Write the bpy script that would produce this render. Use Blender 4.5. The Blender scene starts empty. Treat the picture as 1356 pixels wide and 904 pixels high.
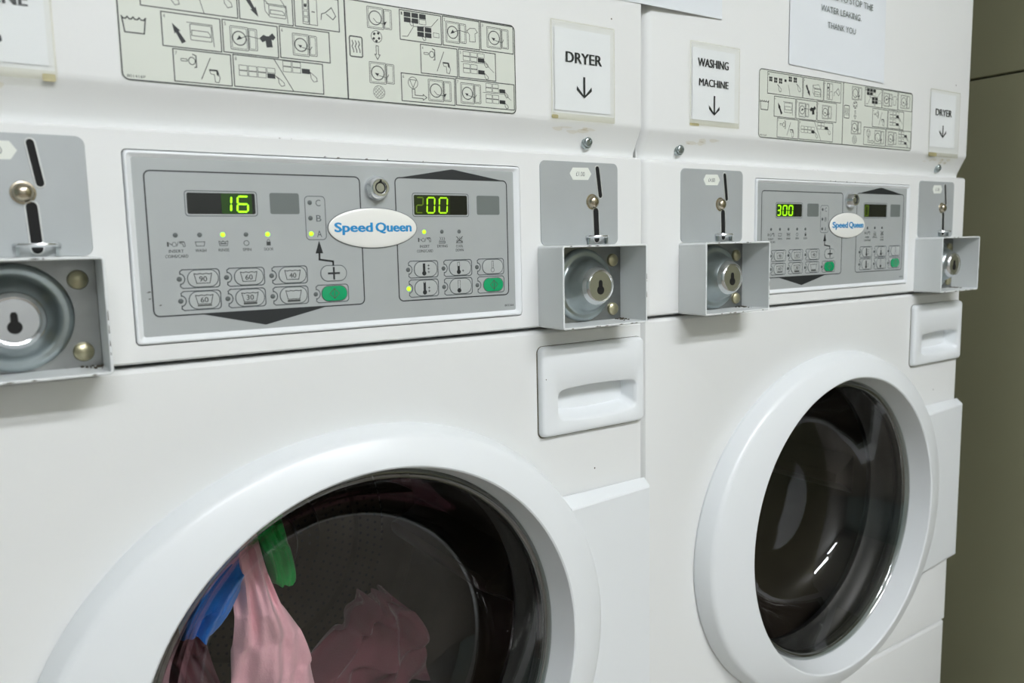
import bpy, bmesh, math, random
from mathutils import Vector, Matrix
random.seed(7)
SC = bpy.context.scene
COL = SC.collection
Z0 = 1.10            # height of the console's top edge above the floor (m)
PI = math.pi

# ------------------------------------------------------------------ camera
cam_d = bpy.data.cameras.new('camera'); cam = bpy.data.objects.new('camera', cam_d); COL.objects.link(cam)
cam_d.sensor_width = 36.0; cam_d.lens = 1050.35 / 1356 * 36
cam_d.clip_start = 0.02; cam_d.clip_end = 50
_r = Vector((0.82964548, -0.55788817, -0.02119341)); _d = Vector((-0.08457766, -0.08807259, -0.99251692)); _f = Vector((0.55184689, 0.82522967, -0.12025391))
_m = Matrix((_r, -_d, -_f)).transposed().to_4x4()
_m.translation = Vector((0.09486, -0.63057, Z0 - 0.08958))
cam.matrix_world = _m
cam_d.dof.use_dof = True; cam_d.dof.focus_distance = 0.80; cam_d.dof.aperture_fstop = 7.0
SC.camera = cam

# ------------------------------------------------------------------ world, exposure
w = bpy.data.worlds.new('world'); SC.world = w; w.use_nodes = True
w.node_tree.nodes['Background'].inputs[0].default_value = (0.8, 0.85, 0.9, 1)
w.node_tree.nodes['Background'].inputs[1].default_value = 0.05
SC.view_settings.view_transform = 'Standard'; SC.view_settings.look = 'None'
SC.view_settings.gamma = 1.0; SC.view_settings.use_curve_mapping = False
SC.view_settings.exposure = 0.0
LAMP_POWER = 80.0     # emission strength of the fluorescent diffusers

# ------------------------------------------------------------------ materials
def lin(c):
    return tuple(((v / 255) / 12.92 if v / 255 <= 0.04045 else ((v / 255 + 0.055) / 1.055) ** 2.4) for v in c)
MATS = {}
def mat(name, rgb=(200, 200, 200), rough=0.4, metal=0.0, noise=0.0, nscale=30.0, bump=0.0, bscale=200.0, coat=0.0, emit=None, estr=0.0, spec=0.5, dirt=None, dscale=6.0, dlow=0.62, sheen=0.0):
    m = bpy.data.materials.new(name); m.use_nodes = True; nt = m.node_tree; b = nt.nodes['Principled BSDF']
    c = lin(rgb); b.inputs['Base Color'].default_value = (*c, 1)
    b.inputs['Roughness'].default_value = rough; b.inputs['Metallic'].default_value = metal
    b.inputs['Coat Weight'].default_value = coat; b.inputs['Coat Roughness'].default_value = 0.08
    b.inputs['Specular IOR Level'].default_value = spec
    b.inputs['Sheen Weight'].default_value = sheen
    tc = nt.nodes.new('ShaderNodeTexCoord')
    col_out = None
    if noise > 0:
        n = nt.nodes.new('ShaderNodeTexNoise'); n.inputs['Scale'].default_value = nscale; n.inputs['Detail'].default_value = 4
        r = nt.nodes.new('ShaderNodeValToRGB')
        r.color_ramp.elements[0].position = 0.3; r.color_ramp.elements[1].position = 0.7
        r.color_ramp.elements[0].color = (*[v * (1 - noise) for v in c], 1); r.color_ramp.elements[1].color = (*[min(1, v * (1 + noise)) for v in c], 1)
        nt.links.new(tc.outputs['Object'], n.inputs['Vector']); nt.links.new(n.outputs['Fac'], r.inputs['Fac']); col_out = r.outputs['Color']
    if dirt:
        n = nt.nodes.new('ShaderNodeTexNoise'); n.inputs['Scale'].default_value = dscale; n.inputs['Detail'].default_value = 8; n.inputs['Roughness'].default_value = 0.7
        r = nt.nodes.new('ShaderNodeValToRGB'); r.color_ramp.elements[0].position = dlow; r.color_ramp.elements[1].position = min(1, dlow + 0.18)
        r.color_ramp.elements[1].color = (0.35, 0.35, 0.35, 1)
        mx = nt.nodes.new('ShaderNodeMix'); mx.data_type = 'RGBA'
        mx.inputs['A'].default_value = (*c, 1); mx.inputs['B'].default_value = (*lin(dirt), 1)
        nt.links.new(tc.outputs['Object'], n.inputs['Vector']); nt.links.new(n.outputs['Fac'], r.inputs['Fac']); nt.links.new(r.outputs['Color'], mx.inputs['Factor'])
        if col_out: nt.links.new(col_out, mx.inputs['A'])
        col_out = mx.outputs['Result']
    if col_out: nt.links.new(col_out, b.inputs['Base Color'])
    if bump > 0:
        n = nt.nodes.new('ShaderNodeTexNoise'); n.inputs['Scale'].default_value = bscale; n.inputs['Detail'].default_value = 2
        bp = nt.nodes.new('ShaderNodeBump'); bp.inputs['Strength'].default_value = bump; bp.inputs['Distance'].default_value = 0.001
        nt.links.new(tc.outputs['Object'], n.inputs['Vector']); nt.links.new(n.outputs['Fac'], bp.inputs['Height']); nt.links.new(bp.outputs['Normal'], b.inputs['Normal'])
    if emit:
        b.inputs['Emission Color'].default_value = (*lin(emit), 1); b.inputs['Emission Strength'].default_value = estr
    MATS[name] = m; return m

mat('white_enamel', (229, 231, 230), 0.34, bump=0.05, bscale=260, dirt=(196, 190, 170), dscale=5, dlow=0.66)
mat('white_plastic', (230, 234, 236), 0.30)
mat('box_enamel', (222, 226, 226), 0.36, dirt=(150, 140, 118), dscale=30, dlow=0.68)
mat('cabinet_white', (214, 216, 214), 0.5, noise=0.03, nscale=8)
mat('silver_overlay', (172, 177, 177), 0.38, 0.1, noise=0.025, nscale=25)
mat('plate_grey', (172, 177, 178), 0.42, 0.15, noise=0.03, nscale=20)
mat('window_grey', (110, 117, 115), 0.35, noise=0.02)
mat('ink_black', (34, 38, 40), 0.45, noise=0.05)
mat('ink_grey', (84, 90, 92), 0.5, noise=0.05)
mat('ink_fine', (62, 66, 64), 0.55, noise=0.05)
mat('ink_blue', (26, 140, 200), 0.4, noise=0.03)
mat('ink_faint', (95, 104, 100), 0.55, noise=0.05)
mat('badge_white', (236, 237, 232), 0.12, coat=0.6, noise=0.01)
mat('chrome', (226, 228, 230), 0.17, 1.0, noise=0.05, nscale=60)
mat('zinc', (168, 177, 178), 0.30, 1.0, noise=0.12, nscale=45, bump=0.1, bscale=120)
mat('zinc_plate', (150, 152, 150), 0.36, 1.0, noise=0.18, nscale=30)
mat('brass_screw', (178, 172, 142), 0.34, 0.9, noise=0.15, nscale=150)
mat('slot_trim', (206, 209, 206), 0.4, 0.3, noise=0.05, nscale=90)
mat('nickel', (190, 180, 160), 0.22, 1.0, noise=0.08, nscale=120)
mat('black_void', (8, 9, 8), 0.8, noise=0.05)
mat('display_glass', (12, 17, 13), 0.10, coat=0.5, noise=0.05)
mat('led_off', (92, 98, 98), 0.4, noise=0.04)
mat('led_on', (150, 235, 40), 0.4, emit=(165, 245, 20), estr=1.5)
mat('digit_on', (150, 235, 30), 0.5, emit=(160, 240, 0), estr=1.25)
mat('digit_soft', (140, 210, 10), 0.5, emit=(170, 215, 0), estr=0.75)
mat('digit_dim', (70, 95, 10), 0.5, emit=(100, 125, 0), estr=0.5)
mat('film_glow', (14, 30, 8), 0.3, noise=0.05, emit=(40, 90, 0), estr=0.4)
mat('film_dim', (14, 24, 8), 0.3, noise=0.05, emit=(50, 70, 0), estr=0.3)
mat('button_clear', (178, 183, 182), 0.25, coat=0.4, noise=0.03)
mat('button_green', (14, 158, 102), 0.25, coat=0.6, noise=0.06, nscale=60)
mat('label_film', (212, 217, 207), 0.35, noise=0.02, nscale=12)
mat('paper', (232, 235, 237), 0.8, noise=0.012, nscale=18)
mat('paper_cool', (222, 227, 231), 0.7, noise=0.012, nscale=14)
mat('paper_sticker', (226, 230, 222), 0.6, noise=0.02, nscale=60)
mat('tape_old', (196, 188, 150), 0.35, noise=0.12, nscale=60)
mat('seal_grime_shade', (96, 92, 76), 0.7, noise=0.35, nscale=90)
mat('chip', (72, 66, 54), 0.8, noise=0.3, nscale=200)
mat('smudge', (176, 172, 160), 0.7, noise=0.1, nscale=100)
mat('rubber', (30, 31, 31), 0.45, noise=0.15, nscale=40)
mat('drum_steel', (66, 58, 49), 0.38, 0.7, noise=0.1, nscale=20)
mat('cloth_pink', (236, 186, 198), 0.9, noise=0.10, nscale=25, bump=0.5, bscale=500, sheen=0.3)
mat('cloth_dusk', (108, 64, 74), 0.9, noise=0.12, nscale=25, bump=0.5, bscale=500, sheen=0.2)
mat('cloth_blue', (24, 118, 214), 0.85, noise=0.12, nscale=25, bump=0.5, bscale=500, sheen=0.2)
mat('cloth_green', (26, 168, 78), 0.85, noise=0.12, nscale=25, bump=0.5, bscale=500, sheen=0.2)
mat('cloth_beige', (178, 156, 112), 0.9, noise=0.2, nscale=40, bump=0.5, bscale=500)
mat('wall_olive', (132, 131, 105), 0.55, noise=0.04, nscale=2.5, bump=0.05, bscale=60)
mat('wall_joint', (52, 49, 38), 0.8, noise=0.1)
mat('wall_beige', (146, 132, 112), 0.7, noise=0.03, nscale=3)
mat('wall_pale', (180, 182, 180), 0.7, noise=0.03, nscale=3)
mat('wall_teal', (168, 184, 182), 0.7, noise=0.03, nscale=3)
mat('floor_vinyl', (150, 144, 134), 0.4, noise=0.12, nscale=8)
mat('ceiling_white', (226, 228, 226), 0.8, noise=0.02, nscale=4)
mat('lamp_housing', (225, 227, 228), 0.4, noise=0.02)
mat('lamp_diffuser', (255, 255, 255), 0.5, noise=0.0, emit=(247, 249, 254), estr=LAMP_POWER)

def see_through(name, tint, rough, base, edge, tex=False):
    m = bpy.data.materials.new(name); m.use_nodes = True; nt = m.node_tree; nt.nodes.clear()
    out = nt.nodes.new('ShaderNodeOutputMaterial'); mx = nt.nodes.new('ShaderNodeMixShader')
    t = nt.nodes.new('ShaderNodeBsdfTransparent'); t.inputs[0].default_value = (*tint, 1)
    g = nt.nodes.new('ShaderNodeBsdfGlossy'); g.inputs['Roughness'].default_value = rough
    lw = nt.nodes.new('ShaderNodeLayerWeight'); lw.inputs['Blend'].default_value = 0.5
    p = nt.nodes.new('ShaderNodeMath'); p.operation = 'POWER'; p.inputs[1].default_value = 4.0
    a = nt.nodes.new('ShaderNodeMath'); a.operation = 'MULTIPLY_ADD'; a.inputs[1].default_value = edge; a.inputs[2].default_value = base
    nt.links.new(lw.outputs['Facing'], p.inputs[0]); nt.links.new(p.outputs[0], a.inputs[0]); nt.links.new(a.outputs[0], mx.inputs[0])
    nt.links.new(t.outputs[0], mx.inputs[1]); nt.links.new(g.outputs[0], mx.inputs[2]); nt.links.new(mx.outputs[0], out.inputs[0])
    if tex:
        tc = nt.nodes.new('ShaderNodeTexCoord'); n = nt.nodes.new('ShaderNodeTexNoise'); n.inputs['Scale'].default_value = tex
        bp = nt.nodes.new('ShaderNodeBump'); bp.inputs['Strength'].default_value = 0.15; bp.inputs['Distance'].default_value = 0.001
        nt.links.new(tc.outputs['Object'], n.inputs['Vector']); nt.links.new(n.outputs['Fac'], bp.inputs['Height']); nt.links.new(bp.outputs['Normal'], g.inputs['Normal'])
    MATS[name] = m
see_through('door_glass', (0.93, 0.92, 0.90), 0.02, 0.07, 0.85)
see_through('rim_glass', (0.55, 0.60, 0.57), 0.08, 0.25, 0.6)
see_through('sleeve_seam', (0.93, 0.92, 0.86), 0.3, 0.06, 0.3)
see_through('stain', (0.935, 0.915, 0.865), 0.5, 0.0, 0.05)
see_through('plastic_sleeve', (0.975, 0.98, 0.97), 0.2, 0.025, 0.3, tex=25)

# ------------------------------------------------------------------ mesh helpers (millimetres in machine coordinates: x right, y into the machine, z up from console top)
class MB:
    def __init__(s): s.v = []; s.f = []
    def loft(s, loops, cap0=False, cap1=False, closed=True):
        n = len(loops[0]); o = len(s.v)
        for L in loops: s.v += [tuple(p) for p in L]
        for i in range(len(loops) - 1):
            for j in range(n if closed else n - 1):
                a = o + i * n + j; b = o + i * n + (j + 1) % n
                s.f.append((a, b, b + n, a + n))
        if cap0: s.f.append(tuple(o + j for j in range(n)))
        if cap1: s.f.append(tuple(o + (len(loops) - 1) * n + j for j in range(n))[::-1])
        return s
    def poly(s, pts):
        o = len(s.v); s.v += [tuple(p) for p in pts]; s.f.append(tuple(range(o, o + len(pts)))); return s
    def flat(s, pts, y):                       # polygon in the x-z plane
        return s.poly([(p[0], y, p[1]) for p in pts])
    def prism(s, pts, y0, y1):
        return s.loft([[(p[0], y0, p[1]) for p in pts], [(p[0], y1, p[1]) for p in pts]], True, True)
    def box(s, x0, x1, y0, y1, z0, z1):
        return s.prism([(x0, z0), (x1, z0), (x1, z1), (x0, z1)], y0, y1)
    def lathe(s, cx, cz, prof, n=48, cap=True, a0=0.0):     # profile of (radius, y) about an axis along y
        loops = [[(cx + r * math.cos(a0 + 2 * PI * k / n), y, cz + r * math.sin(a0 + 2 * PI * k / n)) for k in range(n)] for r, y in prof]
        return s.loft(loops, False, cap)
    def line(s, pts, wd, y):
        for (a, b) in zip(pts[:-1], pts[1:]):
            dx, dz = b[0] - a[0], b[1] - a[1]; l = math.hypot(dx, dz) or 1; ux, uz = dx / l, dz / l; e = wd / 2
            nx, nz = -uz * e, ux * e; ex, ez = ux * e * 0.9, uz * e * 0.9
            s.flat([(a[0] - ex + nx, a[1] - ez + nz), (b[0] + ex + nx, b[1] + ez + nz), (b[0] + ex - nx, b[1] + ez - nz), (a[0] - ex - nx, a[1] - ez - nz)], y)
        return s
    def frame(s, x0, x1, z0, z1, wd, y, r=0.0, n=4):
        e = wd / 2
        s.loft([rr(x0 - e, x1 + e, z0 - e, z1 + e, max(r + e, .01), y, n), rr(x0 + e, x1 - e, z0 + e, z1 - e, max(r - e, .005), y, n)]); return s
    def ring(s, cx, cz, rx, rz, wd, y, n=24):
        e = wd / 2
        s.loft([[(cx + (rx + q) * math.cos(2 * PI * k / n), y, cz + (rz + q) * math.sin(2 * PI * k / n)) for k in range(n)] for q in (e, -e)]); return s
    def disc(s, cx, cz, r, y, n=16):
        return s.flat([(cx + r * math.cos(2 * PI * k / n), cz + r * math.sin(2 * PI * k / n)) for k in range(n)], y)
    def rect(s, x0, x1, z0, z1, y): return s.flat([(x0, z0), (x1, z0), (x1, z1), (x0, z1)], y)
    def text(s, body, x0, x1, z0, z1, y, bold=0.0):
        v, f = text_mesh(body, 0.0)
        xs = [p[0] for p in v]; ys = [p[1] for p in v]; mx, my = min(xs), min(ys); sx = (x1 - x0) / (max(xs) - mx); sz = (z1 - z0) / (max(ys) - my)
        for i, k in enumerate((-1, 0, 1) if bold > 0 else (0,)):
            o = len(s.v); s.v += [(x0 + (p[0] - mx) * sx + k * bold * (z1 - z0), y - .004 * i, z0 + (p[1] - my) * sz) for p in v]; s.f += [tuple(o + i for i in q) for q in f]
        return s
    def build(s, name, material, parent=None, smooth=30, org=(0, 0, 0), zoff=None, fix=True, machine=True):
        me = bpy.data.meshes.new(name); k = 0.001
        zo = Z0 if machine else 0.0
        me.from_pydata([((p[0] * k - org[0]), (p[1] * k - org[1]), (p[2] * k + zo - org[2])) for p in s.v], [], s.f)
        if fix:
            bm = bmesh.new(); bm.from_mesh(me); bmesh.ops.recalc_face_normals(bm, faces=bm.faces[:]); bm.to_mesh(me); bm.free()
        if smooth:
            me.shade_smooth(); me.set_sharp_from_angle(angle=math.radians(smooth))
        me.materials.append(MATS[material])
        o = bpy.data.objects.new(name, me); COL.objects.link(o)
        if parent is not None: o.parent = parent
        return o

def rr(x0, x1, z0, z1, r, y, n=5):
    pts = []
    for cx, cz, a in ((x1 - r, z1 - r, 0), (x0 + r, z1 - r, PI / 2), (x0 + r, z0 + r, PI), (x1 - r, z0 + r, 1.5 * PI)):
        for k in range(n + 1):
            t = a + PI / 2 * k / n; pts.append((cx + r * math.cos(t), y, cz + r * math.sin(t)))
    return pts
_TC = {}
def text_mesh(body, bold):
    key = (body, bold)
    if key not in _TC:
        c = bpy.data.curves.new('lettering', 'FONT'); c.body = body; c.size = 1; c.offset = bold; c.resolution_u = 3
        o = bpy.data.objects.new('lettering', c); COL.objects.link(o)
        dg = bpy.context.evaluated_depsgraph_get(); me = o.evaluated_get(dg).to_mesh()
        _TC[key] = ([tuple(v.co) for v in me.vertices], [tuple(p.vertices) for p in me.polygons])
        o.evaluated_get(dg).to_mesh_clear(); bpy.data.objects.remove(o); bpy.data.curves.remove(c)
    return _TC[key]
def tag(o, label, cat, group=None):
    o['label'] = label; o['category'] = cat
    if group: o['group'] = group
    return o
def empty(name, loc=(0, 0, 0), rz=0.0):
    o = bpy.data.objects.new(name, None); COL.objects.link(o); o.location = loc; o.rotation_euler = (0, 0, rz); o.empty_display_size = 0.1
    return o
def struct(o): o['kind'] = 'structure'; return o

# ------------------------------------------------------------------ the room
def room_box(name, x0, x1, y0, y1, z0, z1, m, parent=None):
    o = MB().box(x0 * 1000, x1 * 1000, y0 * 1000, y1 * 1000, z0 * 1000, z1 * 1000).build(name, m, parent, smooth=0, machine=False)
    if parent is None: struct(o)
    return o
RX0, RX1, RY0, RY1, RH = -2.6, 1.50, -3.0, 0.78, 2.55
room_box('floor', RX0, RX1 + .1, RY0, RY1, -0.08, 0.0, 'floor_vinyl')
room_box('ceiling', RX0, RX1 + .1, RY0, RY1, RH, RH + 0.08, 'ceiling_white')
room_box('wall_back', RX0, RX1 + .1, RY1, RY1 + 0.1, 0.0, RH, 'wall_beige')
room_box('wall_front', RX0, RX1 + .1, RY0 - 0.1, RY0, 0.0, RH, 'wall_pale')
room_box('wall_left', RX0 - 0.1, RX0, RY0, RY1, 0.0, RH, 'wall_teal')
wr = room_box('wall_right', RX1 + 0.008, RX1 + 0.1, RY0, RY1, 0.0, RH, 'wall_joint')
# large wall boards with recessed joints; one level joint runs at 1.268 m
for (za, zb) in ((0.0, 1.2665), (1.2695, RH)):
    ya = RY1
    while ya > RY0 + 0.01:
        yb = max(ya - 1.22, RY0)
        g = 3
        MB().loft([rr(yb * 1000 + g / 2, ya * 1000 - g / 2, za * 1000, zb * 1000, .5, 12, 1), rr(yb * 1000 + g / 2, ya * 1000 - g / 2, za * 1000, zb * 1000, .5, 1.5, 1), rr(yb * 1000 + g / 2 + 1.5, ya * 1000 - g / 2 - 1.5, za * 1000 + 1.5, zb * 1000 - 1.5, .5, 0, 1)], True, True)
        b = MB().loft([[(RX1 * 1000 + p[1], p[0], p[2]) for p in rr(yb * 1000 + g / 2 + i, ya * 1000 - g / 2 - i, za * 1000 + i, zb * 1000 - i, .5, d, 1)] for i, d in ((0, 12), (0, 1.5), (1.5, 0))], True, True)
        b.build('panel', 'wall_olive', wr, smooth=0, machine=False)
        ya = yb

def ceiling_lamp(x, y, label):
    e = tag(empty('ceiling_lamp', (x, y, RH)), label, 'lamp')
    hb = MB(); L, W = 500, 90
    hb.loft([[(p[0], p[2], -d) for p in rr(-L + i, L - i, -W + i, W - i, 6, 0, 2)] for d, i in ((0, 0), (38, 0), (45, 6))], True, True)
    hb.build('housing', 'lamp_housing', e, machine=False)
    d = MB(); d.loft([[(p[0], p[2], -q) for p in rr(-L + i, L - i, -W + i, W - i, 6, 0, 2)] for q, i in ((45.5, 12), (62, 14), (70, 26))], True, True)
    d.build('diffuser', 'lamp_diffuser', e, machine=False)
ceiling_lamp(0.90, -1.85, 'white ceiling batten lamp nearest the machines, above the picture')
ceiling_lamp(-0.15, -2.30, 'white ceiling batten lamp further back in the room, behind the viewer')

# ------------------------------------------------------------------ seven-segment digits
SEG = {'0': 'abcdef', '1': 'bc', '2': 'abged', '3': 'abgcd', '6': 'acdefg', '8': 'abcdefg'}
def digit(ch, x0, x1, z0, z1, wd, y, lean=0.8):
    m = MB(); zm = (z0 + z1) / 2; g = wd * 0.22
    def sk(p): return (p[0] + lean * (p[1] - zm) / (z1 - z0) * 1.0, p[1])
    def seg(a, b):
        dx, dz = b[0] - a[0], b[1] - a[1]; l = math.hypot(dx, dz); ux, uz = dx / l, dz / l; e = wd / 2
        a = (a[0] + ux * g, a[1] + uz * g); b = (b[0] - ux * g, b[1] - uz * g)
        q = [a, (a[0] + ux * e - uz * e, a[1] + uz * e + ux * e), (b[0] - ux * e - uz * e, b[1] - uz * e + ux * e), b, (b[0] - ux * e + uz * e, b[1] - uz * e - ux * e), (a[0] + ux * e + uz * e, a[1] + uz * e - ux * e)]
        m.prism([sk(p) for p in q], y, y + 0.25)
    P = {'a': ((x0, z1), (x1, z1)), 'b': ((x1, z1), (x1, zm)), 'c': ((x1, zm), (x1, z0)), 'd': ((x0, z0), (x1, z0)), 'e': ((x0, z0), (x0, zm)), 'f': ((x0, zm), (x0, z1)), 'g': ((x0, zm), (x1, zm))}
    if ch == '1': P['b'] = ((x1, z1), (x1, zm)); 
    for s in SEG[ch]: seg(*P[s])
    return m

# ------------------------------------------------------------------ pictograms of the instruction label
def pictograms(y):
    fine, bold = MB(), MB()
    T, LW = 0.8, 0.5
    def cell(x0, x1, z0, z1, num=None):
        fine.frame(x0, x1, z0, z1, T, y)
        if num: fine.text(num, x0 + 1.4, x0 + 2.6, z1 - 4.0, z1 - 1.5, y, 0.01)
    def washer(x0, x1, z0, z1, arrow='in'):
        wd = x1 - x0; xm = x0 + wd * 0.66; h = z1 - z0
        fine.frame(x0, xm, z0, z1, LW, y, 0.6); fine.frame(x0 + 1.1, xm - 1.0, z0 + 1.1, z1 - 1.1, LW * .7, y, .4)
        cx, cz, r = (x0 + xm) / 2, (z0 + z1) / 2, min(wd * 0.25, h * 0.36)
        fine.ring(cx, cz, r, r, LW * 1.6, y)
        fine.frame(xm + .4, x1, z0 + .8, z1 - .4, LW, y, .8); fine.frame(xm + 1.2, x1 - 1.2, z0 + 1.8, z1 - 1.5, LW * .7, y, .6)
        if arrow == 'in':
            fine.line([(cx + 1, cz - r * .35), (xm + 1, cz - r * .6), (xm + 2.6, cz - r * .1)], LW, y); bold.flat([(cx - r * .5, cz), (cx + r * .2, cz - .3), (cx - .2, cz - r * .5)], y)
        elif arrow == 'out':
            fine.line([(cx - r * .3, cz - r * .1), (cx + r * .2, cz - r * .6), (xm + 1, cz - r * .7)], LW, y); bold.flat([(xm + 3.2, cz - r * .3), (xm + .3, cz - r * .45), (xm + 1, cz - r * .95)], y)
        elif arrow == 'load':
            fine.line([(cx, cz), (xm, cz + r * .5), (x1 + 1.5, cz + r * .3)], LW, y); bold.flat([(cx - r * .45, cz - r * .3), (cx + r * .45, cz), (cx, cz + r * .45)], y)
    def bigarrow(x, z, dx, dz, ln):       # block arrow with tail, tip at (x, z)
        l = math.hypot(dx, dz); ux, uz = dx / l, dz / l; nx, nz = -uz, ux
        q = lambda a, b: (x - ux * a + nx * b, z - uz * a + nz * b)
        bold.flat([q(0, 0), q(ln * .48, 2.5), q(ln * .44, 1.2), q(ln, 1.7), q(ln, -1.7), q(ln * .44, -1.2), q(ln * .48, -2.5)], y)
    def drawer(x0, x1, z0, z1):
        fine.frame(x0, x1, z0, z1, LW, y, .6); xm = (x0 + x1) / 2; h = z1 - z0
        fine.line([(x0 + 1, z0 + h * .28), (x1 - 1, z0 + h * .28), (x1 - 1, z0 + h * .45), (x1 - 2.6, z0 + h * .62), (x0 + 1, z0 + h * .62), (x0 + 1, z0 + h * .28)], LW, y)
        fine.line([(x0 - 2, z1 + 1), (x1 + .6, z1 + 1), (x1 + 1.4, z0 - 3)], LW, y)
    def hand(x, z, s=1.0):
        fine.line([(x, z), (x + 2 * s, z - 2 * s), (x + 2.2 * s, z - 5 * s), (x + 4 * s, z - 7.4 * s), (x + 6.6 * s, z - 6.6 * s), (x + 6.2 * s, z - 4.4 * s), (x + 3.2 * s, z - 2 * s), (x, z)], LW, y)
    def keys(x0, z0, n, cw, chh, black, rows=2, skip=()):
        for i in range(n):
            for j in range(rows):
                a, b = x0 + i * (cw + .9), z0 - j * (chh + .5)
                if (i, j) in skip: continue
                if (i, j) in black: bold.rect(a, a + cw, b - chh, b, y)
                else: fine.frame(a, a + cw, b - chh, b, LW * .8, y)
    def paycard(x0, x1, z0, z1):
        xm, zm = (x0 + x1) / 2, (z0 + z1) / 2
        fine.line([(xm - 1.5, z0 + 3.2), (xm + 5.5, z1 - 4)], LW * 1.2, y)
        fine.frame(x0 + 5.2, x0 + 9.5, z1 - 8.0, z1 - 6.4, LW, y, .3); fine.ring(x0 + 12.8, z1 - 7.4, 2.3, 2.6, LW * 1.3, y)
        fine.line([(x0 + 13.6, z1 - 2.6), (x0 + 15.8, z1 - 3.4), (x0 + 15.8, z1 - 11.5), (x0 + 14.6, z1 - 11.8)], LW * 1.6, y)
        bold.rect(xm + 4.2, xm + 10.2, zm - 1.8, zm - .6, y); bold.flat([(xm + 9.2, zm - .8), (xm + 10.6, zm - .8), (xm + 10.8, zm - 5.4), (xm + 9.4, zm - 4.2)], y)
        fine.line([(xm + 4.6, zm - 2), (xm + 5.4, zm - 4), (xm + 7.8, zm - 4.2), (xm + 8.2, zm - 9.6), (xm + 10.8, zm - 9.8), (xm + 11.8, zm - 6.4), (xm + 10.6, zm - 2)], LW, y)
    # outline and divider
    bold.frame(191.4, 526.2, 32.6, 111.6, 0.9, y, 4.5); bold.rect(359.2, 360.4, 32.8, 111.4, y)
    # washing half
    fine.line([(193.6, 75.5), (195, 65), (207.6, 65), (209, 75.5)], LW * 1.8, y)
    fine.line([(193.4, 75.6), (194.6, 74.2), (196, 74.2), (197.2, 75.6), (198.4, 74.2), (199.8, 74.2), (201, 75.6), (202.2, 74.2), (203.8, 74.2), (205, 75.6), (206.2, 74.2), (207.8, 74.2), (209.2, 75.8)], LW * 1.8, y)
    fine.text('801416P', 194.2, 206.4, 34.2, 36.2, y, 0.01)
    cell(206.5, 274, 84.6, 109.6, '1'); cell(275.5, 316.6, 84.6, 109.6, '2'); cell(318.2, 354.6, 84.8, 109.6, '3')
    for (a, b, c, d) in ((209.5, 215.6, 98.8, 104.6), (218.6, 225.0, 98.0, 104.4), (227.8, 234.4, 97.8, 104.4), (246.4, 253, 101.8, 108.2), (256.0, 262.8, 101.6, 108)):
        for i in (0, 1):
            for j in (0, 1): bold.rect(a + i * (b - a) / 2, a + (i + .86) * (b - a) / 2, c + j * (d - c) / 2, c + (j + .86) * (d - c) / 2, y)
    bold.rect(238.2, 242.2, 100.6, 103.6, y); hand(225, 96.5, 1.15); hand(262, 100.5, 1.25); fine.line([(246, 97.6), (249.6, 84.8)], LW, y)
    bigarrow(289.6, 87.6, .62, -1, 15.5); drawer(298, 311, 89, 97.6); fine.line([(298, 97.8), (294.6, 101.6), (307, 103.4), (311, 97.8)], LW, y); fine.line([(294.6, 101.6), (295, 93), (298, 89.6)], LW, y)
    fine.frame(324.6, 329.6, 87.4, 107.2, LW, y); fine.frame(330, 336.4, 87.4, 107.2, LW, y)
    for zz in (89, 93.6, 98.4, 102.8): fine.frame(325.4, 328.8, zz, zz + 3.6, LW * .8, y)
    bold.disc(327, 101.4, 1.2, y); bold.rect(332, 334.6, 97, 97.8, y)
    fine.line([(339.6, 92.6), (340.2, 97), (343.4, 98.2), (348.6, 102.8), (352, 96.6), (349.6, 93.6), (344.4, 97.2)], LW * 1.3, y)
    cell(219.6, 260.6, 58.6, 82.2, '4'); cell(262.2, 303.6, 59.0, 82.4, '5'); cell(305.3, 345.6, 59.6, 83.2, '6')
    bigarrow(226.6, 75.2, -.58, 1, 15); drawer(239, 254, 64.8, 76)
    washer(267.6, 287.6, 61.6, 78.6, 'load')
    bold.flat([(289.4, 72), (292.6, 75), (294.8, 74.2), (296.8, 74.4), (299.6, 77), (302, 74), (300, 71.6), (298.8, 72), (299.4, 66.4), (294.6, 65.8), (294, 70.6), (291.6, 69.2)], y)
    washer(315.4, 335, 62.6, 79.2, 'in')
    cell(226, 266.8, 34.4, 57.2, '7'); paycard(226, 266.8, 34.4, 57.2)
    cell(268.6, 338.9, 34.6, 57.8, '8'); fine.line([(299.8, 57.6), (314.2, 34.8)], LW * 1.3, y)
    keys(272.6, 50.6, 4, 6.2, 3.6, {(3, 1)}); hand(300.6, 45.0, 1.0); keys(306.6, 57.2, 3, 6.6, 3.8, {(2, 1)}, skip={(2, 0)}); hand(326.4, 51.8, 1.15)
    # drying half
    fine.frame(363, 374, 67, 83, LW * 2, y, 1.2)
    for xx in (365.2, 368, 370.8): fine.line([(xx, 79.6), (xx + .9, 77.4), (xx - .2, 75), (xx + .9, 72.6), (xx + 1.1, 70.6)], LW * 1.5, y)
    washer(379.4, 401.4, 91.6, 108.6, 'out'); washer(379.6, 402, 47.4, 64.4, 'in')
    fine.ring(387.2, 85.2, 4.8, 4.8, LW, y)
    for (a, b) in ((385.2, 87.2), (388.8, 88), (384.6, 83.4), (389.4, 84), (387, 81.6)): bold.flat([(a - 1.3, b - .6), (a + .3, b - 1.2), (a + 1.4, b + .5), (a - .4, b + 1.3)], y)
    fine.line([(386.4, 77.8), (386.4, 70.8), (385, 70.8), (387.4, 66.8), (389.8, 70.8), (388.4, 70.8), (388.4, 77.8), (386.4, 77.8)], LW * 1.2, y)
    fine.ring(387.6, 40.4, 5.2, 5.2, LW * .8, y)
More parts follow.
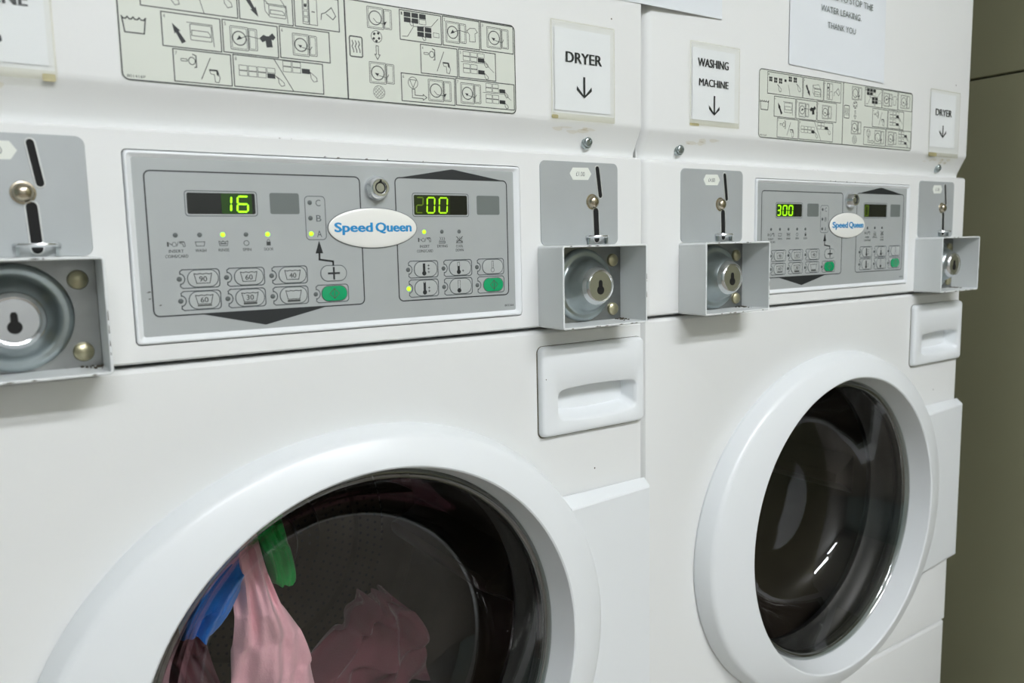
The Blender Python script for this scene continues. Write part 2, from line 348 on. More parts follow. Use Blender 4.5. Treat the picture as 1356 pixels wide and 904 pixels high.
    for q in (-4, -2, 0, 2, 4):
        h = math.sqrt(max(0, 27 - q * q)) * .72
        fine.line([(387.6 + q * .7 - h * .7, 40.4 - q * .7 - h * .7), (387.6 + q * .7 + h * .7, 40.4 - q * .7 + h * .7)], LW * .6, y); fine.line([(387.6 + q * .7 + h * .7, 40.4 + q * .7 - h * .7), (387.6 + q * .7 - h * .7, 40.4 + q * .7 + h * .7)], LW * .6, y)
    cell(409, 448.8, 85.8, 110, '1'); cell(450.4, 488, 86, 110.4, '2'); cell(489.5, 524.6, 86.4, 110.6, '3')
    keys(413, 109, 3, 6.4, 4.0, {(0, 0), (1, 0), (2, 0), (0, 1), (1, 1)}); keys(425.4, 98.6, 2, 6.4, 4.0, {(0, 0), (1, 0), (0, 1), (1, 1)}); fine.frame(441, 446.5, 91.4, 95, LW * .8, y)
    fine.line([(411, 88.6), (416, 89), (422, 97.8), (439, 99.6), (446, 107)], LW, y); hand(417, 103.6, .75); hand(428.6, 93, .75)
    washer(453.6, 474, 89, 106.6, 'load'); fine.line([(475, 101), (478.4, 103.6), (483.6, 104), (486, 100.8), (483.4, 99.4), (483.6, 92.4), (477.6, 92), (477.6, 98), (475, 101)], LW, y)
    washer(496, 519.4, 89.4, 107.4, 'in')
    cell(428, 464.2, 60, 84, '4'); paycard(426, 464.4, 60, 84); cell(465.7, 504.6, 60.2, 84.4, '5')
    keys(470.4, 82.8, 3, 6.8, 3.6, {(2, 1)}); keys(470.4, 72.4, 3, 6.8, 3.6, {(2, 1)}, skip={(2, 0)}); hand(491, 77.6, .85); hand(491, 67, .85); fine.line([(468, 73.8), (494, 74.6), (502.6, 67.6)], LW * .8, y)
    cell(408.6, 460.8, 35.2, 58.2, '6'); cell(462.1, 524.6, 35.8, 58.8, '7')
    fine.ring(419.6, 51, 4.6, 4.8, LW, y); fine.line([(416.4, 53.4), (422.8, 53.4), (419.6, 47), (416.4, 53.4)], LW, y)
    fine.line([(418.6, 45.6), (418.6, 38.4), (429, 38.4), (429, 37.2), (432.6, 39.6), (429, 42), (429, 40.8), (421.2, 40.8), (421.2, 45.6), (418.6, 45.6)], LW * 1.2, y)
    washer(434.4, 457, 37.4, 55.4, 'out'); washer(467, 488, 38, 55.6, 'in')
    keys(493.6, 57.4, 3, 6.4, 3.4, {(2, 1)}, skip={(2, 0)}); keys(493.6, 47.6, 3, 6.4, 3.4, {(2, 1)}, skip={(2, 0)}); hand(512.6, 52.2, .8); hand(512.6, 42.4, .8); fine.line([(490.4, 49), (514, 49.4), (521, 44.4)], LW * .8, y)
    return fine, bold

# ------------------------------------------------------------------ one stacked washer dryer
DCX, DCZ = 362.5, -478.0
BOWL = [(186, .8), (182, 8), (175, 20), (168, 36), (160, 54), (152, 70), (141, 83), (126, 92), (104, 98), (76, 101.5), (46, 103.5), (20, 104.3), (.4, 104.5)]
def door_loop(rl, rv, rrt, y, n=144):
    L = []
    for k in range(n):
        t = 2 * PI * k / n; c, s = math.cos(t), math.sin(t); a = rl if c < 0 else rrt
        q = 1 / math.sqrt((c / a) ** 2 + (s / rv) ** 2); L.append((DCX + q * c, y, DCZ + q * s))
    return L
def rect_rays(x0, x1, z0, z1, y, n=144):
    L = []
    for k in range(n):
        t = 2 * PI * k / n; c, s = math.cos(t), math.sin(t); best = 1e9
        if c > 1e-9: best = min(best, (x1 - DCX) / c)
        if c < -1e-9: best = min(best, (x0 - DCX) / c)
        if s > 1e-9: best = min(best, (z1 - DCZ) / s)
        if s < -1e-9: best = min(best, (z0 - DCZ) / s)
        L.append([DCX + best * c, y, DCZ + best * s])
    for X in (x0, x1):
        for Zc in (z0, z1):
            i = min(range(n), key=lambda j: (L[j][0] - X) ** 2 + (L[j][2] - Zc) ** 2); L[i][0] = X; L[i][2] = Zc
    return L

def coin_mechanism(root, px0, px1, bx0, bx1, price):
    plate = MB().loft([rr(px0, px1, -90.5, -8.6, 6, 0, 6), rr(px0, px1, -90.5, -8.6, 6, -.5, 6), rr(px0 + .4, px1 - .4, -90.5, -9, 5.6, -.8, 6)], False, True).build('coin_plate', 'plate_grey', root)
    c = px0 + 71.5
    def capsule(a, b, wd, n=6):
        dx, dz = b[0] - a[0], b[1] - a[1]; t0 = math.atan2(dz, dx); pts = []
        for (p, base) in ((b, t0 - PI / 2), (a, t0 + PI / 2)):
            for k in range(n + 1):
                t = base + PI * k / n; pts.append((p[0] + wd / 2 * math.cos(t), p[1] + wd / 2 * math.sin(t)))
        return pts
    up = ((c - 0.2, -14.5), (c + 3.6, -41.2)); lo = ((c - 2.6, -57), (c - 1.4, -85))
    fr = MB()
    for s_, wd in ((up, 5.0), (lo, 7.0)):
        fr.loft([[(p[0], -.7, p[1]) for p in capsule(*s_, wd + 2.0)], [(p[0], -1.5, p[1]) for p in capsule(*s_, wd + 1.6)], [(p[0], -1.5, p[1]) for p in capsule(*s_, wd)], [(p[0], -.9, p[1]) for p in capsule(*s_, wd - .2)]])
    fr.build('slot_edge', 'slot_trim', plate)
    sl = MB()
    for s_, wd in ((up, 5.0), (lo, 7.0)): sl.flat([p for p in capsule(*s_, wd)], -.95)
    sl.build('coin_slot', 'black_void', plate)
    MB().lathe(c - 6.8, -47.6, [(8.0, -.7), (7.6, -1.3), (6.6, -1.5), (6.4, -3), (5.6, -5), (3.6, -6.6), (0.3, -7.2)], 28).build('slot_bolt', 'nickel', plate)
    # return lip: a bright loop standing out of the lower slot, with a small cup below
    lp = MB(); loops = []
    for k in range(25):
        t = PI + PI * k / 24; ex, ey = math.cos(t), math.sin(t)
        loops.append([(c - 1.5 + (13.2 + 1.5 * math.cos(q)) * ex, -.8 + (9 + 1.5 * math.cos(q)) * ey, -82.6 + 1.6 * math.sin(q)) for q in [2 * PI * j / 8 for j in range(8)]])
    lp.loft(loops, True, True); lp.build('return_lip', 'chrome', plate)
    for sx in (-1, 1):                              # short feet carrying the loop
        MB().box(c - 1.5 + sx * 11.6 - .9, c - 1.5 + sx * 11.6 + .9, -4, -.7, -90, -82.6).build('lip_foot', 'zinc', plate, smooth=0)
    # price sticker
    x = px0 + 36
    st = MB().prism([(x, -20.2), (x + 4, -14.4), (x + 23.5, -14), (x + 27.6, -20), (x + 23.5, -26), (x + 4, -26.4)], -1.05, -.8).build('price_sticker', 'paper_sticker', root)
    MB().text(price, x + 8, x + 19, -22.6, -18.2, -1.1, 0.0).build('price_print', 'ink_grey', st, smooth=0)
    # box of sheet steel round the cash lock
    z0, z1, D, t = -170.4, -90.8, -40, 2.0
    box = MB().loft([rr(bx0, bx1, z0, z1, 3.2, -.2, 5), rr(bx0, bx1, z0, z1, 3.2, D + .5, 5), rr(bx0 + .5, bx1 - .5, z0 + .5, z1 - .5, 2.8, D, 5), rr(bx0 + t - .4, bx1 - t + .4, z0 + t - .4, z1 - t + .4, 1.6, D, 5), rr(bx0 + t, bx1 - t, z0 + t, z1 - t, 1.3, D + .5, 5), rr(bx0 + t, bx1 - t, z0 + t, z1 - t, 1.3, -.4, 5)]).build('coin_box', 'box_enamel', root)
    MB().loft([rr(bx0 + t, bx1 - t, z0 + t, z1 - t, 1.3, -.5, 5), rr(bx0 + t + .3, bx1 - t - .3, z0 + t + .3, z1 - t - .3, 1.3, -1.3, 5)], False, True).build('lock_plate', 'zinc_plate', box)
    cx, cz = (bx0 + bx1) / 2, -131
    MB().lathe(cx, cz, [(37, -1), (36.6, -4), (35, -6.6), (32.6, -7.4), (30.4, -7), (28, -8), (25.6, -13), (22.6, -20), (20, -24), (18.6, -25.4)], 56, cap=False).build('lock_collar', 'zinc', box, smooth=50)
    MB().lathe(cx, cz, [(19.2, -24), (18.4, -28), (17, -30.6), (15.4, -31.8), (14.4, -31.4), (14.0, -30.6), (.2, -30.6)], 48).build('lock_cylinder', 'chrome', box, smooth=40)
    kh = MB().disc(cx, cz - 4.2, 4.3, -30.9, 20); kh.flat([(cx - 2.3, cz - 3), (cx + 2.3, cz - 3), (cx + 2.1, cz + 4), (cx + 1, cz + 5.6), (cx - 1, cz + 5.6), (cx - 2.1, cz + 4)], -30.95)
    kh.build('keyhole', 'black_void', box, smooth=0)
    for (sx, sz) in ((cx + 40.5, -107), (cx + 40.5, -157.5), (cx - 40.5, -107), (cx - 40.5, -157.5)):
        s_ = MB().lathe(sx, sz, [(6.8, -1.2), (6.8, -2), (6.2, -3.6), (4.4, -4.9), (.2, -5.4)], 24); s_.build('screw', 'brass_screw', box)
    # scuffed paint along the mouth of the box
    ch = MB(); rnd = random.Random(int(bx0))
    for k in range(14):
        side = rnd.choice('bbbtr'); l = rnd.uniform(1.5, 7); 
        if side in 'bt':
            a = rnd.uniform(bx0 + 4, bx1 - 12); zc = (z0 + .9) if side == 'b' else (z1 - .9); ch.flat([(a, zc - .3), (a + l * .6, zc - .5), (a + l, zc), (a + l * .5, zc + .45)], D - .06)
        else:
            a = rnd.uniform(z0 + 4, z1 - 12); ch.flat([(bx1 - 1.3, a), (bx1 - .7, a + .3), (bx1 - .8, a + l * .7), (bx1 - 1.2, a + l)], D - .06)
    ch.build('paint_chips', 'chip', box, smooth=0)['kind'] = 'stuff'
    gr = MB()
    for k in range(22):
        a, b, r_ = bx1 - t - abs(rnd.gauss(0, 7)), -1.5 - abs(rnd.gauss(0, 9)), rnd.uniform(.5, 1.5)
        if b < D + 3: continue
        loops = [[(a + r_ * math.cos(q) * m_, b + r_ * math.sin(q) * m_, z0 + t + h_) for q in [2 * PI * j / 5 + k for j in range(5)]] for m_, h_ in ((1, 0), (.8, r_ * .7), (.2, r_))]
        gr.loft(loops, False, True)
    gr.build('grime', 'chip', box, smooth=0)['kind'] = 'stuff'

def make_machine(loc, rz, label, left_digits, right_digits, lit_led, lit_led2, lit_abc, lit_btn, prices):
    root = tag(empty('stacked_washer_dryer', loc, rz), label, 'washing machine', 'stacked washer dryers')
    XL, XR = 2.5, 687.6
    # body behind the front panels
    cb = MB(); a, b = XL + 5, XR - 5
    cb.loft([[(p[0], p[1], z) for p in ((a, 16), (a + 3, 16), (a + 3, 690), (b - 3, 690), (b - 3, 16), (b, 16), (b, 700), (a, 700))] for z in (-1060, 868)], True, True); cb.box(a, b, 16, 700, 864, 868); cb.build('cabinet', 'cabinet_white', root, smooth=0)
    kp = MB(); kp.box(XL + 20, XR - 20, 60, 690, -1100, -1058); kp.build('plinth', 'rubber', root, smooth=0)
    # dryer front with its inward sloping bottom
    def plan(o):
        c = 15; d = 4; pts = [(XL, 44)]
        for k in range(6):
            t = PI + PI / 2 * k / 5; pts.append((XL + c + c * math.cos(t), o + 26 + 26 * math.sin(t)))
        for k in range(6):
            t = 1.5 * PI + PI / 2 * k / 5; pts.append((XR - d + d * math.cos(t), o + d + d * math.sin(t)))
        pts.append((XR, 40)); return pts
    dp = MB(); dp.loft([[(p[0], p[1], z) for p in plan(o)] for z, o in ((866, 0), (34, 0), (31, .25), (28.4, 1.2), (26, 2.6), (8, 11.6), (5.6, 12.6), (3, 13.2), (-4, 13.4))], True, True)
    dp.build('dryer_front', 'white_enamel', root, smooth=35)
    for bx in (67, 619):
        b = MB(); b.lathe(bx, 12.5, [(6.6, 12), (6.6, 8.6), (6.0, 7.8), (5.0, 7.6), (5.0, 6.2), (4.2, 5.2), (2.8, 4.9), (2.4, 5.8), (.2, 5.8)], 24, cap=True); b.build('bolt', 'zinc', root, smooth=40)
    st = MB(); rnd = random.Random(int(loc[0] * 10) + 5)
    for k in range(16):
        a = rnd.choice((586, 600, 618, 628, 82, 110)) + rnd.gauss(0, 8); zc = rnd.uniform(19, 26); r1, r2 = rnd.uniform(3, 10), rnd.uniform(.8, 2.4)
        pts = [(a + r1 * math.cos(q) * rnd.uniform(.7, 1.2), zc + r2 * math.sin(q) * rnd.uniform(.7, 1.2)) for q in [2 * PI * j / 9 for j in range(9)]]
        st.poly([(p[0], 2.6 + (26 - min(p[1], 26)) * .5 - .15 - .01 * k, min(p[1], 26)) for p in pts])
    st.build('stains', 'stain', root, smooth=0)['kind'] = 'stuff'
    # instruction label
    lab = MB().loft([rr(190.6, 527, 32, 112.2, 5, -.05, 5), rr(190.6, 527, 32, 112.2, 5, -.25, 5)], False, True).build('instruction_label', 'label_film', root)
    fine, bold = pictograms(-.32); fine.build('pictogram_lines', 'ink_fine', lab, smooth=0, fix=False); 
    bold.v = [(p[0], p[1] - .03, p[2]) for p in bold.v]; bold.build('pictogram_shapes', 'ink_black', lab, smooth=0, fix=False)
    # console
    cn = MB(); e = 0
    cn.loft([rr(XL, XR, -171.6, 0, 3, 60, 5), rr(XL, XR, -171.6, 0, 3, 24, 5), rr(XL + 1, XR - .1, -171.4, -.1, 3, 14, 5), rr(XL + 3.2, XR - .3, -171, -.3, 3, 7, 5), rr(XL + 7, XR - 1.4, -169.8, -1.4, 3, 2, 5), rr(XL + 13, XR - 3, -168.6, -2.8, 3, 0, 5), rr(186.4, 529.2, -157.2, -15.4, 3.6, 0, 5), rr(186.4, 529.2, -157.2, -15.4, 3.6, 7, 5)], True, True)
    cn.build('console', 'white_enamel', root, smooth=35)
    ch = MB(); rnd = random.Random(3)
    for (a, z) in ((300, -2.2), (309, -2.4), (336, -15.0), (347, -15.2), (372, -15.2), (392, -15.0), (426, -15.3), (196, -118), (197, -123), (204, -128), (560, -168.6)):
        l = rnd.uniform(1.5, 4.5); ch.flat([(a, z - .3), (a + l * .4, z - .5), (a + l, z + .1), (a + l * .5, z + .5)], -.15 if z < -3 else .9)
    for (a, z, r_, yy) in ((619, -325, .9, 1.0), (645, 134, .9, -.12), (552, -222, .6, -6.4)): ch.disc(a, z, r_, yy, 8)
    o = ch.build('scuff_marks', 'chip', root, smooth=0); o['kind'] = 'stuff'
    bz = MB(); A, B_, Cc, Dd = 187.2, 528.4, -156.4, -16.2
    bz.loft([rr(A, B_, Cc, Dd, 3, 6, 5), rr(A, B_, Cc, Dd, 3, -.6, 5), rr(A + .9, B_ - .9, Cc + .9, Dd - .9, 2.6, -1.8, 5), rr(A + 2, B_ - 2, Cc + 2, Dd - 2, 2.2, -2.0, 5), rr(192.6, 521.6, -150.8, -21.2, 1.4, .6, 5), rr(192.6, 521.6, -150.8, -21.2, 1.4, 2, 5)])
    bz.build('bezel', 'white_plastic', root, smooth=40)
    # control panel overlay
    cp = MB().loft([rr(192.4, 521.8, -151, -21, 1.6, 1.5, 5), rr(192.4, 521.8, -151, -21, 1.6, .4, 5)], False, True).build('control_panel', 'silver_overlay', root)
    Y = .34
    pb, pg, pf = MB(), MB(), MB()        # black, grey and fine print
    pb.frame(200.2, 366.6, -136.4, -30.2, 1.0, Y, 4.2); pb.frame(399.2, 514.2, -136.0, -29.6, 1.0, Y, 4.2)
    pb.flat([(233.5, -136.4), (281.8, -148), (333.8, -136.4)], Y - .02); pb.flat([(404, -29.4), (456, -20.8), (509.6, -29.4)], Y - .02)
    pb.flat([(329, -82.4), (325.5, -92.8), (332.0, -92.8)], Y - .02); pb.line([(328.8, -92), (328.6, -97.8), (340.2, -99.6), (340.2, -106)], 1.5, Y - .02)
    pg.frame(318.6, 335.5, -81.6, -46.7, .6, Y, 3)
    for chx, zz in (('C', -52), ('B', -64.4), ('A', -76.9)): pg.text(chx, 327.6, 331.8, zz - 2.6, zz + 2.6, Y, 0.0)
    def keyframe(x0, x1, z0, z1, led):           # button outline with a bite on the left round its light
        zc = (z0 + z1) / 2; r = 2.6; pts = []
        for cx, cz, a in ((x1 - r, z1 - r, 0), ):
            pass
        for k in range(5): t = PI / 2 - PI / 2 * k / 4; pts.append((x1 - r + r * math.cos(t), z1 - r + r * math.sin(t)))
        for k in range(5): t = -PI / 2 * k / 4; pts.append((x1 - r + r * math.cos(t), z0 + r + r * math.sin(t)))
        pts.append((x0 + 2.4, z0)); pts.append((x0 + .6, z0 + 1.4)); pts.append((x0 + .8, zc - 3.6))
        for k in range(7): t = -PI / 2 * .8 + PI * .8 * k / 6; pts.append((x0 - .2 + 4.2 * math.cos(t), zc + 4.2 * math.sin(t)))
        pts.append((x0 + .8, zc + 3.6)); pts.append((x0 + .6, z1 - 1.4)); pts.append((x0 + 2.4, z1)); pts.append((x1 - r, z1))
        MB().line(pts, .75, Y).build('button_outline', 'ink_grey', cp, smooth=0, fix=False)
    def led(x, z, on, r=1.9):
        MB().lathe(x, z, [(r, .4), (r, .2), (r * .8, .02), (.1, -.05)], 14).build('indicator_light', 'led_on' if on else 'led_off', cp)
    def oval(x0, x1, z0, z1, material, name='button', h=.22):
        r = (z1 - z0) / 2 * .96
        b = MB().loft([rr(x0, x1, z0, z1, r, .4, 8), rr(x0 + .2, x1 - .2, z0 + .2, z1 - .2, r - .2, -h * .5, 8), rr(x0 + 1.4, x1 - 1.4, z0 + 1.4, z1 - 1.4, r - 1.4, -h, 8)], False, True); b.build(name, material, cp)
        MB().loft([rr(x0 - .55, x1 + .55, z0 - .55, z1 + .55, r + .5, Y + .01, 8), rr(x0, x1, z0, z1, r, Y + .01, 8)]).build('button_outline', 'ink_grey', cp, smooth=0, fix=False)
    YB = -.30
    cols1, rows = (219.3, 253.6, 288.4), ((-116.4, -102.5), (-133.0, -118.7))
    tubs = (('90', '60', '40'), ('60', '30', ''))
    for i, x0 in enumerate(cols1):
        for j, (z0, z1) in enumerate(rows):
            keyframe(x0, x0 + 29.2, z0, z1, None); led(x0 + .1, (z0 + z1) / 2, False); oval(x0 + 6.2, x0 + 28, z0 + .8, z1 - .8, 'button_clear')
            a, b, zt, zb = x0 + 10.6, x0 + 23.4, z1 - 3.2, z0 + (3.4 if j == 0 else 4.2)
            pf.line([(a, zt), (a + 1.6, zb), (b - 1.6, zb), (b, zt)], .55, YB); pf.line([(a, zt), (a + 2.2, zt - .5), (a + 4.2, zt), (a + 6.4, zt - .5), (a + 8.6, zt), (a + 10.8, zt - .5), (b, zt)], .6, YB)
            if tubs[j][i]: pf.text(tubs[j][i], a + 3.6, b - 3.6, zb + 1.2, zb + 5.2, YB, 0.02)
            if j == 1: pf.rect(a + 1.2, b - 1.2, zb - (1.6 if i < 1 else 2.2), zb - .6, YB)
    oval(329.2, 351.2, -115.6, -103.2, 'button_clear'); pb.rect(335, 345.4, -110.2, -108.6, YB); pb.rect(339.4, 341, -114.6, -104.2, YB - .01)
    keyframe(323.8, 352.4, -133.2, -118.8, None); led(324, -126, False); oval(329.2, 351.0, -132.2, -120, 'button_green', 'start_button', .3)
    def start_mark(cx, cz):
        pf.line([(cx, cz + 4.2), (cx + 4.2, cz), (cx, cz - 4.2), (cx - 4.2, cz), (cx, cz + 4.2)], .5, -.38); pf.line([(cx, cz + 3.8), (cx, cz - 3.8)], .5, -.38)
    start_mark(340, -126.1)
    for k, x in enumerate((218.8, 236, 252.9, 270.4, 287.2)): led(x, -76.8, k in lit_led, 1.8)
    for zz, k in ((-51.8, 0), (-64.2, 1), (-76.8, 2)): led(322.7, zz, k == lit_abc, 1.9)
    for t, x, z, wd in (('INSERT', 218.8, -88.6, 10.4), ('COINS/CARD', 218.9, -92.4, 16), ('WASH', 236.2, -88.5, 7.8), ('RINSE', 253.2, -88.4, 8), ('SPIN', 270.6, -88.4, 6.4), ('DOOR', 287.5, -88.4, 7.2)): pf.text(t, x - wd / 2, x + wd / 2, z - 1.15, z + 1.15, Y, 0.02)
    def mini_tub(x, z):
        pf.line([(x - 3.4, z + 1.5), (x - 2.8, z - 1.7), (x + 2.8, z - 1.7), (x + 3.4, z + 1.5)], .45, Y)
    def mini_pay(x, z):
        pf.rect(x - 6.2, x - 5, z - 1.8, z + 1.6, Y); pf.line([(x - 4.6, z + .6), (x - 2.8, z - .6)], .5, Y); pf.ring(x - 1.2, z - .2, 1.4, 1.6, .4, Y, 12); pf.line([(x + .6, z - 1.6), (x + 1.8, z + 1.8)], .4, Y)
        pf.rect(x + 2.4, x + 6, z + 1, z + 1.9, Y); pf.line([(x + 2.8, z + .6), (x + 4.8, z), (x + 5.2, z - 2), (x + 6.4, z - 1.8), (x + 6.2, z + 1)], .45, Y)
    mini_pay(218.8, -83.4); mini_tub(236, -83.4); pf.line([(232.6, -82), (239.4, -82)], .5, Y)
    mini_tub(253.1, -83.4); pf.line([(250, -81.6), (251.4, -82.6), (252.8, -81.6), (254.2, -82.6), (256.2, -81.6)], .5, Y); pf.line([(251, -83.6), (255, -83.6)], .8, Y)
    pf.ring(270.4, -83.4, 2.0, 1.9, .5, Y, 14); pf.rect(286, 289.2, -85.6, -82.6, Y); pf.ring(287.6, -82.2, 1.0, 1.3, .4, Y, 12)
    # drying half
    cols2 = (408.6, 444, 479.3); rows2 = ((-116.3, -101.6), (-133.2, -118.0))
    for i, x0 in enumerate(cols2):
        for j, (z0, z1) in enumerate(rows2):
            keyframe(x0, x0 + 29.8, z0, z1, None); led(x0 + .1, (z0 + z1) / 2, (i, j) == lit_btn, 2.0)
            if (i, j) == (2, 1): oval(486.2, 507.8, -132, -119.8, 'button_green', 'start_button', .3); start_mark(497.4, -125.9); continue
            oval(x0 + 6.2, x0 + 28.6, z0 + .9, z1 - .9, 'button_clear')
            cx, zb = x0 + 15.6, z0 + 3.8; top = z1 - 2.2
            if (i, j) == (2, 0): pf.ring(cx + 1.4, zb + .4, 1.9, 1.9, .4, YB, 14); pf.line([(cx + .5, zb + 2), (cx + .5, top), (cx + 2.3, top), (cx + 2.3, zb + 2)], .4, YB)
            else:
                lvl = {(0, 0): top, (0, 1): top - .8, (1, 0): top - 3.4, (1, 1): zb}[(i, j)]
                pb.disc(cx, zb, 2.1, YB, 16); pb.rect(cx - 1.2, cx + 1.2, zb, lvl, YB - .01)
                if lvl < top: pf.line([(cx - 1.1, lvl), (cx - 1.1, top), (cx + 1.1, top), (cx + 1.1, lvl)], .35, YB)
                for q in range({(0, 0): 3, (0, 1): 2, (1, 0): 1, (1, 1): 0}[(i, j)]): pf.line([(cx + 3.6, zb + 1 + q * 2.9), (cx + 5.4, zb + 1 + q * 2.9)], .5, YB); pf.line([(cx + 4.5, zb + .2 + q * 2.9), (cx + 4.5, zb + 1.8 + q * 2.9)], .5, YB)
    for k, x in enumerate((425.7, 443.6, 461.4)): led(x, -76.1, k in lit_led2, 1.8)
    for t, x, z, wd in (('INSERT', 425.9, -88.8, 9.6), ('COINS/CARD', 426, -92.9, 16), ('DRYING', 443.8, -88.9, 10.4), ('COOL', 461.6, -89.2, 7.4), ('DOWN', 461.6, -92.8, 8)): pf.text(t, x - wd / 2, x + wd / 2, z - 1.2, z + 1.2, Y, 0.02)
    mini_pay(425.7, -83)
    for cxx, st in ((443.5, 0), (461.5, 1)):
        for q in (-2, 0, 2): pf.line([(cxx + q, -81), (cxx + q + .8, -82.4), (cxx + q - .2, -83.8)], .45, Y)
        pf.line([(cxx - 3, -84.6), (cxx + 3, -84.6), (cxx + 3.2, -86.2), (cxx - 3.2, -86.2)], .6, Y)
        if st: pf.line([(cxx - 3, -86), (cxx + 3.4, -80.6)], .6, Y); pf.line([(cxx + 3, -86), (cxx - 3, -80.6)], .6, Y)
    pf.text('802266', 509.4, 519.6, -147.2, -145.2, Y, 0.02)
    # displays and blank windows
    for (x0, x1, z0, z1, digs) in ((227.4, 280, -62.4, -44.4, left_digits), (415.6, 471.8, -62.4, -42.8, right_digits)):
        MB().loft([rr(x0 - .6, x1 + .6, z0 - .6, z1 + .6, 2.4, Y, 5), rr(x0, x1, z0, z1, 2, Y, 5)]).build('display_frame', 'ink_grey', cp, smooth=0, fix=False)
        MB().loft([rr(x0 + 1.1, x1 - 1.1, z0 + 1.1, z1 - 1.1, 1.4, .45, 5), rr(x0 + 1.1, x1 - 1.1, z0 + 1.1, z1 - 1.1, 1.4, .3, 5)], False, True).build('display', 'display_glass', cp)
        if digs: MB().loft([rr(max(x0 + 1.3, digs[0][1] - 2.2), digs[-1][2] + 3.0, z0 + 1.3, z1 - 1.3, 1, .29, 3), rr(max(x0 + 1.3, digs[0][1] - 2.2), digs[-1][2] + 3.0, z0 + 1.3, z1 - 1.3, 1, .2, 3)], False, True).build('display_film', 'film_glow' if digs[-1][3] == 'digit_on' else 'film_dim', cp, smooth=0)
        for (chx, a, b, m_) in digs:
            digit(chx, a, b, z0 + 3.0, z1 - 3.4, 1.35 if m_ != 'digit_dim' else 1.0, .02).build('display_digit', m_, cp, smooth=0)
    for (x0, x1, z0, z1) in ((290.4, 314.0, -61.1, -44.6), (481, 505.8, -61, -43.6)):
        MB().loft([rr(x0, x1, z0, z1, 1.6, .42, 5), rr(x0, x1, z0, z1, 1.6, .3, 5)], False, True).build('blank_window', 'window_grey', cp)
    pb.build('black_print', 'ink_black', cp, smooth=0, fix=False); pg.build('outline_print', 'ink_grey', cp, smooth=0, fix=False); pf.build('symbol_print', 'ink_fine', cp, smooth=0, fix=False)['kind'] = 'stuff'
    # service key lock and oval badge
    kl = MB().lathe(381.6, -39.2, [(10.6, .4), (10.6, -1.4), (10, -3), (9.2, -4.4), (8.0, -8.6), (7.2, -9.4), (5.4, -9.4), (5.2, -8), (.2, -8.0)], 40).build('key_lock', 'chrome', root, smooth=35)
    kr = MB().ring(381.6, -39.2, 4.3, 4.3, 1.1, -8.3, 28); kr.rect(380.8, 382.4, -35.4, -32.6, -9.5); kr.build('key_groove', 'black_void', kl, smooth=0)
    bx, bz_, ra, rb = 377.6, -72.4, 40.4, 16.6
    bd = MB().loft([[(bx + (ra - d) * math.cos(2 * PI * k / 72), y, bz_ + (rb - d) * math.sin(2 * PI * k / 72)) for k in range(72)] for d, y in ((0, .4), (0, -.5), (.6, -.9), (1.4, -1.15), (4, -1.5), (8, -1.75), (12.5, -1.9), (15.8, -1.95))], False, True).build('badge', 'badge_white', root, smooth=50)
    MB().loft([[(bx + (ra + d) * math.cos(2 * PI * k / 72), y, bz_ + (rb + d) * math.sin(2 * PI * k / 72)) for k in range(72)] for d, y in ((.55, .35), (.55, -.3), (-.1, -.5))]).build('badge_rim', 'ink_grey', bd)
    def dome(v):                                   # wrap the lettering onto the dome
        out = []
        for (x, y, z) in v:
            lo_, hi_ = 0.0, rb - .01
            for _ in range(24):
                d = (lo_ + hi_) / 2
                if ((x - bx) / (ra - d)) ** 2 + ((z - bz_) / (rb - d)) ** 2 < 1: lo_ = d
                else: hi_ = d
            hs = ((0, -.5), (.6, -.9), (1.4, -1.15), (4, -1.5), (8, -1.75), (12.5, -1.9), (16.6, -1.97))
            yy = -1.97
            for (d0, y0), (d1, y1) in zip(hs[:-1], hs[1:]):
                if d0 <= d <= d1: yy = y0 + (y1 - y0) * (d - d0) / (d1 - d0); break
            out.append((x, yy - .22, z))
        return out
    tx = MB()
    for word, x0, x1, dz in (('Speed', 341.8, 376.0, 0), ('Queen', 378.2, 412.6, 0)):
        v, f = text_mesh(word, 0.012); xs = [p[0] for p in v]; mnx, mxx = min(xs), max(xs); s_ = (x1 - x0) / (mxx - mnx); sz = 10.8
        
        for i, (kx, kz) in enumerate(((-.36, 0), (.36, 0), (0, .1), (0, -.1))):
            o = len(tx.v); tx.v += [(x0 + .4 + (p[0] - mnx) * s_ * .977 + kx, -.01 * i, -75.5 + p[1] * sz + kz) for p in v]; tx.f += [tuple(o + i for i in q) for q in f]
    tx.v = [(a[0], a[1] + b[1], a[2]) for a, b in zip(dome(tx.v), tx.v)]; tx.build('badge_lettering', 'ink_blue', bd, smooth=0, fix=False)
    # coin mechanisms either side
    coin_mechanism(root, 60, 163.8, 57.8, 166, prices[0]); coin_mechanism(root, 552.6, 651.6, 548.6, 656.2, prices[1])
    # washer front with a round opening
    wp = MB(); zt, zb = -173.2, -718.6
    first = rect_rays(XL, XR, zb, zt, 40)
    wp.loft([first, rect_rays(XL, XR, zb, zt, 24), rect_rays(XL + 1, XR - .1, zb + .2, zt - .2, 15), rect_rays(XL + 3.2, XR - .3, zb + .5, zt - .5, 8), rect_rays(XL + 7, XR - 1.4, zb + 1.4, zt - 2, 3), rect_rays(XL + 13, XR - 3, zb + 2.4, zt - 4, 1.2), door_loop(232, 222, 226, 1.2), door_loop(228, 218, 222, 3), door_loop(226, 216, 220, 30), first])
    wf = wp.build('washer_front', 'white_enamel', root, smooth=0)
    bm = bmesh.new(); bm.from_mesh(wf.data); bmesh.ops.remove_doubles(bm, verts=bm.verts[:], dist=1e-6); bmesh.ops.recalc_face_normals(bm, faces=bm.faces[:]); bm.to_mesh(wf.data); bm.free()
    cut = MB().box(549.5, 682, -30, 60, -279, -192.5).build('drawer_cut', 'white_enamel', root, smooth=0)
